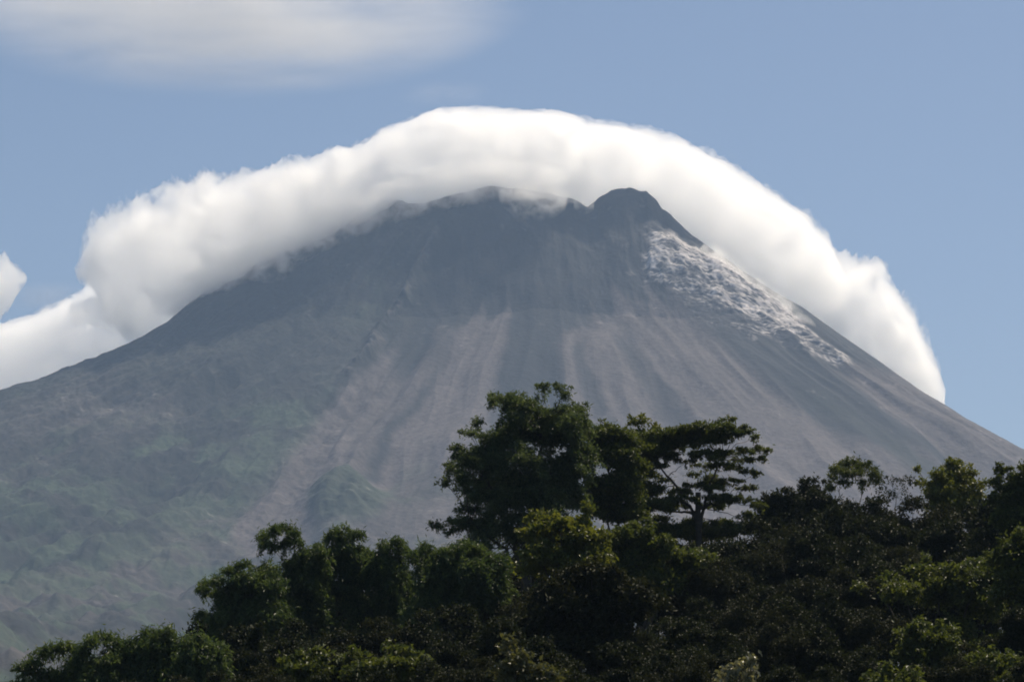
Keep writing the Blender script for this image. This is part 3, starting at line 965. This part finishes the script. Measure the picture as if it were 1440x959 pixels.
tree('bamboo', 'bamboo arching like a horseshoe beside the thin outlying arch', 'bamboo', 150, 121, [
    (145, 898, 18, 6), (125, 904, 9, 7), (164, 905, 12, 7), (118, 920, 7, 10), (180, 918, 14, 14), (110, 940, 14, 12), (150, 935, 26, 14), (150, 958, 44, 14)],
    'bamboo', 'bamboo', group=BAM, body=5, trunk_r=.07, twigs=.12, spread=.35)
tree('bamboo', 'bamboo with a broad bushy head between horseshoe arch and tall bamboos', 'bamboo', 230, 121, [
    (229, 890, 20, 6), (205, 897, 16, 9), (250, 900, 14, 8), (225, 912, 30, 15), (200, 925, 18, 16), (245, 935, 30, 18), (220, 958, 46, 16)],
    'bamboo', 'bamboo', group=BAM, body=5, trunk_r=.07, twigs=.12, spread=.35)
tree('bamboo', 'bamboo with a narrow drooping tip close under the leaning bamboo', 'bamboo', 285, 118, [
    (279, 898, 8, 6), (270, 915, 16, 14), (296, 915, 20, 14), (285, 940, 34, 20)], 'bamboo', 'bamboo', group=BAM, body=5, trunk_r=.07, twigs=.12, spread=.35)
tree('conical_tree', 'narrow dark conical tree among the bamboos', 'tree', 355, 108, [
    (362, 884, 3, 6), (360, 898, 6, 8), (358, 914, 10, 12), (356, 934, 15, 14), (354, 956, 20, 14), (352, 980, 24, 14)], 'dark', 'dark', trunk_r=.12, twigs=.1)
tree('lit_shrub', 'low spreading shrub with sunlit top beside the conical tree', 'shrub', 425, 104, [
    (440, 922, 26, 7), (415, 932, 20, 9), (470, 925, 22, 8), (435, 945, 40, 14), (405, 955, 26, 14)], 'green', 'green', trunk_r=.1, twigs=.1)
tree('broad_shrub', 'long mound of sunlit green leaves below the plumed bamboo', 'shrub', 545, 104, [
    (510, 924, 24, 8), (545, 914, 26, 7), (580, 924, 22, 9), (540, 940, 50, 16), (600, 945, 26, 16), (500, 950, 30, 14)], 'green', 'green', trunk_r=.1, twigs=.1)
tree('vine_column', 'vine-draped stump with a hooded round top beside the glinting shrub', 'tree', 700, 106, [
    (708, 880, 16, 8), (694, 892, 9, 12), (718, 895, 14, 16), (690, 915, 8, 18), (686, 945, 9, 22), (712, 935, 16, 22)], 'bamboo', 'dark', trunk_r=.12, twigs=.05)

# the dark mass on the east side
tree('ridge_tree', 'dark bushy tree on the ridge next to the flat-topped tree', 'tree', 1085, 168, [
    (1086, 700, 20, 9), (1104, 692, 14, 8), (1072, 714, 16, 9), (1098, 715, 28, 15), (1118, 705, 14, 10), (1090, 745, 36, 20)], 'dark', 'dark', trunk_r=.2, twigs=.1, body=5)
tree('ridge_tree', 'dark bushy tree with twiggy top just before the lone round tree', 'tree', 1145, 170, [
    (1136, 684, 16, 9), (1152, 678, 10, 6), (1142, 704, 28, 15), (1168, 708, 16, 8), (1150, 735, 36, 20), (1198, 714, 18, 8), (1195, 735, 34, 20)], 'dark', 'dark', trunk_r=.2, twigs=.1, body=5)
tree('lone_round_tree', 'small round-headed tree standing clear on the ridge with gaps under its crown', 'tree', 1201, 186, [
    (1198, 654, 20, 7), (1181, 662, 14, 8), (1218, 660, 14, 7), (1170, 674, 8, 6), (1228, 669, 9, 7), (1198, 666, 22, 7), (1187, 680, 10, 4), (1216, 680, 9, 4), (1170, 687, 6, 3), (1232, 677, 5, 4)],
    'feather', 'green', trunk_r=.13, fork=10.5, twigs=.15, dens=2.2)
tree('twiggy_shrub', 'thin twiggy shrub on the ridge between the lone round tree and the sunlit crown', 'shrub', 1258, 176, [
    (1252, 678, 12, 8), (1268, 684, 13, 9), (1240, 692, 14, 6), (1280, 678, 8, 8), (1262, 700, 26, 9)], 'twig', 'dark', trunk_r=.1, twigs=.7)
tree('sunlit_tree', 'tree with a rounded sunlit olive crown highest on the eastern ridge', 'tree', 1335, 170, [
    (1340, 656, 20, 9), (1314, 668, 16, 8), (1364, 664, 13, 9), (1298, 680, 10, 7), (1340, 676, 30, 13), (1377, 682, 9, 9), (1322, 695, 28, 13), (1360, 698, 24, 13), (1340, 725, 40, 22), (1289, 661, 4, 3)],
    'gloss', 'yellow', trunk_r=.2, twigs=.12, body=4)
tree('edge_tree', 'tall dark green tree cut by the edge of the view', 'tree', 1432, 150, [
    (1416, 662, 18, 8), (1442, 668, 26, 13), (1402, 680, 13, 11), (1402, 704, 16, 14), (1432, 698, 28, 20), (1425, 738, 30, 22), (1465, 700, 28, 26), (1465, 750, 30, 26), (1430, 775, 30, 18)],
    'green', 'green', trunk_r=.24, twigs=.1)
tree('crest_tree', 'tree with a pale sunlit crest in the middle of the dark eastern wood', 'tree', 1310, 132, [
    (1304, 788, 14, 6), (1288, 800, 22, 8), (1330, 806, 26, 10), (1252, 814, 22, 8), (1212, 824, 13, 6), (1272, 835, 38, 16), (1340, 842, 42, 22), (1375, 800, 28, 14), (1400, 830, 36, 26)],
    'gloss', 'green', trunk_r=.2, twigs=.1, body=5)
tree('slope_tree', 'leafy green crown under the edge tree, sunlit along its top', 'tree', 1430, 126, [
    (1422, 766, 22, 12), (1445, 752, 20, 12), (1408, 788, 24, 14), (1445, 785, 30, 20), (1440, 820, 34, 24)], 'green', 'green', trunk_r=.2, twigs=.1, body=5)
tree('mound_tree', 'rounded dull green crown below the sunlit crest', 'tree', 1300, 114, [
    (1298, 880, 24, 8), (1272, 892, 20, 11), (1338, 888, 24, 9), (1308, 912, 40, 20), (1300, 945, 44, 22)], 'green', 'green', trunk_r=.18, twigs=.1)
tree('mound_tree', 'rounded dull green crown low in the corner under the edge tree', 'tree', 1400, 110, [
    (1388, 922, 20, 8), (1420, 932, 24, 12), (1370, 938, 18, 12), (1400, 955, 44, 18)], 'green', 'green', trunk_r=.16, twigs=.1)
tree('low_shrub', 'low shrub with a dimly lit top at the foot of the mound trees', 'shrub', 1250, 98, [
    (1256, 946, 24, 7), (1232, 952, 16, 8), (1285, 952, 18, 8), (1255, 968, 40, 14)], 'green', 'green', trunk_r=.1, twigs=.1)
tree('pale_shrub', 'small pale shrub of silvery glinting leaves at the foot of the dark wood', 'shrub', 1040, 82, [
    (1052, 928, 7, 8), (1040, 937, 12, 9), (1024, 946, 12, 9), (1060, 944, 8, 8), (1014, 955, 10, 7), (1042, 955, 18, 9)], 'gloss', 'pale', trunk_r=.06, twigs=.3, size=.75, dens=.6)

# ------------------------------------------------------------------ the shaded trees that fill the wood: three kinds, then copies
def proto(kind, mat, seed_):
    global rng
    keep = rng
    rng = np.random.default_rng(seed_)
    cl = []
    for k in range(13):
        a = rng.uniform(0, 2 * math.pi); r = rng.uniform(.3, 2.6); z = rng.uniform(5.2, 9.6)
        r *= math.sqrt(max(.15, 1 - ((z - 7) / 3.3) ** 2))
        cl.append((r * math.cos(a), r * math.sin(a), z, rng.uniform(.9, 1.5), rng.uniform(.9, 1.5), rng.uniform(.55, .95)))
    cl.append((0, 0, 10, .9, .9, .5)); cl.append((0, 0, 7, 2.0, 2.0, 1.6)); cl.append((.3, -.4, 4.6, 1.6, 1.6, 1.0))
    e = build_tree('shade_tree', 'dark tree', 'tree', (0, 0, 0), cl, kind, LEAF[mat], trunk_r=.17, twigs=.06, dens=.9)
    rng = keep
    return e


PROTO = [proto('dark', 'dark', 501), proto('shade_green', 'shade_green', 502), proto('green', 'dark', 503)]
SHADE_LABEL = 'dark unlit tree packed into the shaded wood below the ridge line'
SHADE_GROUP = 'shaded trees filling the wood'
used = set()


def copy_thing(src, first, loc, rz, s):
    if first:
        o = src
    else:
        o = src.copy(); col.objects.link(o)
        for ch in list(src.children):
            c = ch.copy(); col.objects.link(c); c.parent = o
    o.location = loc
    o.rotation_euler = (0, 0, rz)
    o.scale = (s, s, s * rng.uniform(.92, 1.08))
    o['label'] = SHADE_LABEL; o['group'] = SHADE_GROUP; o['category'] = 'tree'
    return o


# (px of the stem, px height of the top, depth)
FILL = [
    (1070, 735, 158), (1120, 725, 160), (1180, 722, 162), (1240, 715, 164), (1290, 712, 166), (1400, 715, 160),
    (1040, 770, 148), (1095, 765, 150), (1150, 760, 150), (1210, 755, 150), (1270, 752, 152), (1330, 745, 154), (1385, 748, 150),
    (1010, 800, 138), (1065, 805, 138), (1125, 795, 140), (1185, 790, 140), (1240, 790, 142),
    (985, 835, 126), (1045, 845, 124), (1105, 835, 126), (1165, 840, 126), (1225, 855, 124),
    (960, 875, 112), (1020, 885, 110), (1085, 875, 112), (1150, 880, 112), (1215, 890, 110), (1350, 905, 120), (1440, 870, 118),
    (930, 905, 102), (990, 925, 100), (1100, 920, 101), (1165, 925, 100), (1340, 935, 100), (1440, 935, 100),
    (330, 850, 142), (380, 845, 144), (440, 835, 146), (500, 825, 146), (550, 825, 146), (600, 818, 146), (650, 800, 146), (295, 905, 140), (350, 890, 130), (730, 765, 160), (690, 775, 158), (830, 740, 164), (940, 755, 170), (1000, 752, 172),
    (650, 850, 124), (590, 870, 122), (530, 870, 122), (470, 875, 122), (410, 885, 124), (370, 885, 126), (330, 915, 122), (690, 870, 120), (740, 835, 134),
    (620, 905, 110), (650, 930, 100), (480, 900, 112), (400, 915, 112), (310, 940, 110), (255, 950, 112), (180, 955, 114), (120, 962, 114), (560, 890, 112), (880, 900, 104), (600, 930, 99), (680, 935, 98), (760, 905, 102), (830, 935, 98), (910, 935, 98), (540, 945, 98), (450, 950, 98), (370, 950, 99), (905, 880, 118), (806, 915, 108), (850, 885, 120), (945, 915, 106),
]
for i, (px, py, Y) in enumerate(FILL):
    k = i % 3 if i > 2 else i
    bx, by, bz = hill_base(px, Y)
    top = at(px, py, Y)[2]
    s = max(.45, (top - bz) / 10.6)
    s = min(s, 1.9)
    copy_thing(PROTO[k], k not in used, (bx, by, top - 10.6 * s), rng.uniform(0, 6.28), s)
    used.add(k)

# undergrowth over the hillside: nobody could count it
n = 5200
ux = rng.uniform(-48, 48, n); uy = rng.uniform(86, 190, n)
uz = hill_z(ux, uy)
cent = np.repeat(np.stack([ux, uy, uz + .35], -1), 9, 0) + rng.normal(0, .38, (n * 9, 3)) * np.array([1, 1, .7])
V, F = leaf_mesh(cent, unit(rng.normal(0, 1, cent.shape)), .5, .2, 0, .8)
tt = np.repeat(rng.uniform(0, 1, len(cent)), 4)
o = mesh_obj('undergrowth', V, F, LEAF['dark'], smooth=False, attrs={'tint': np.stack([tt] * 3, -1)})
tag(o, 'dark leafy undergrowth covering the slope between the trunks', 'undergrowth', kind='stuff')
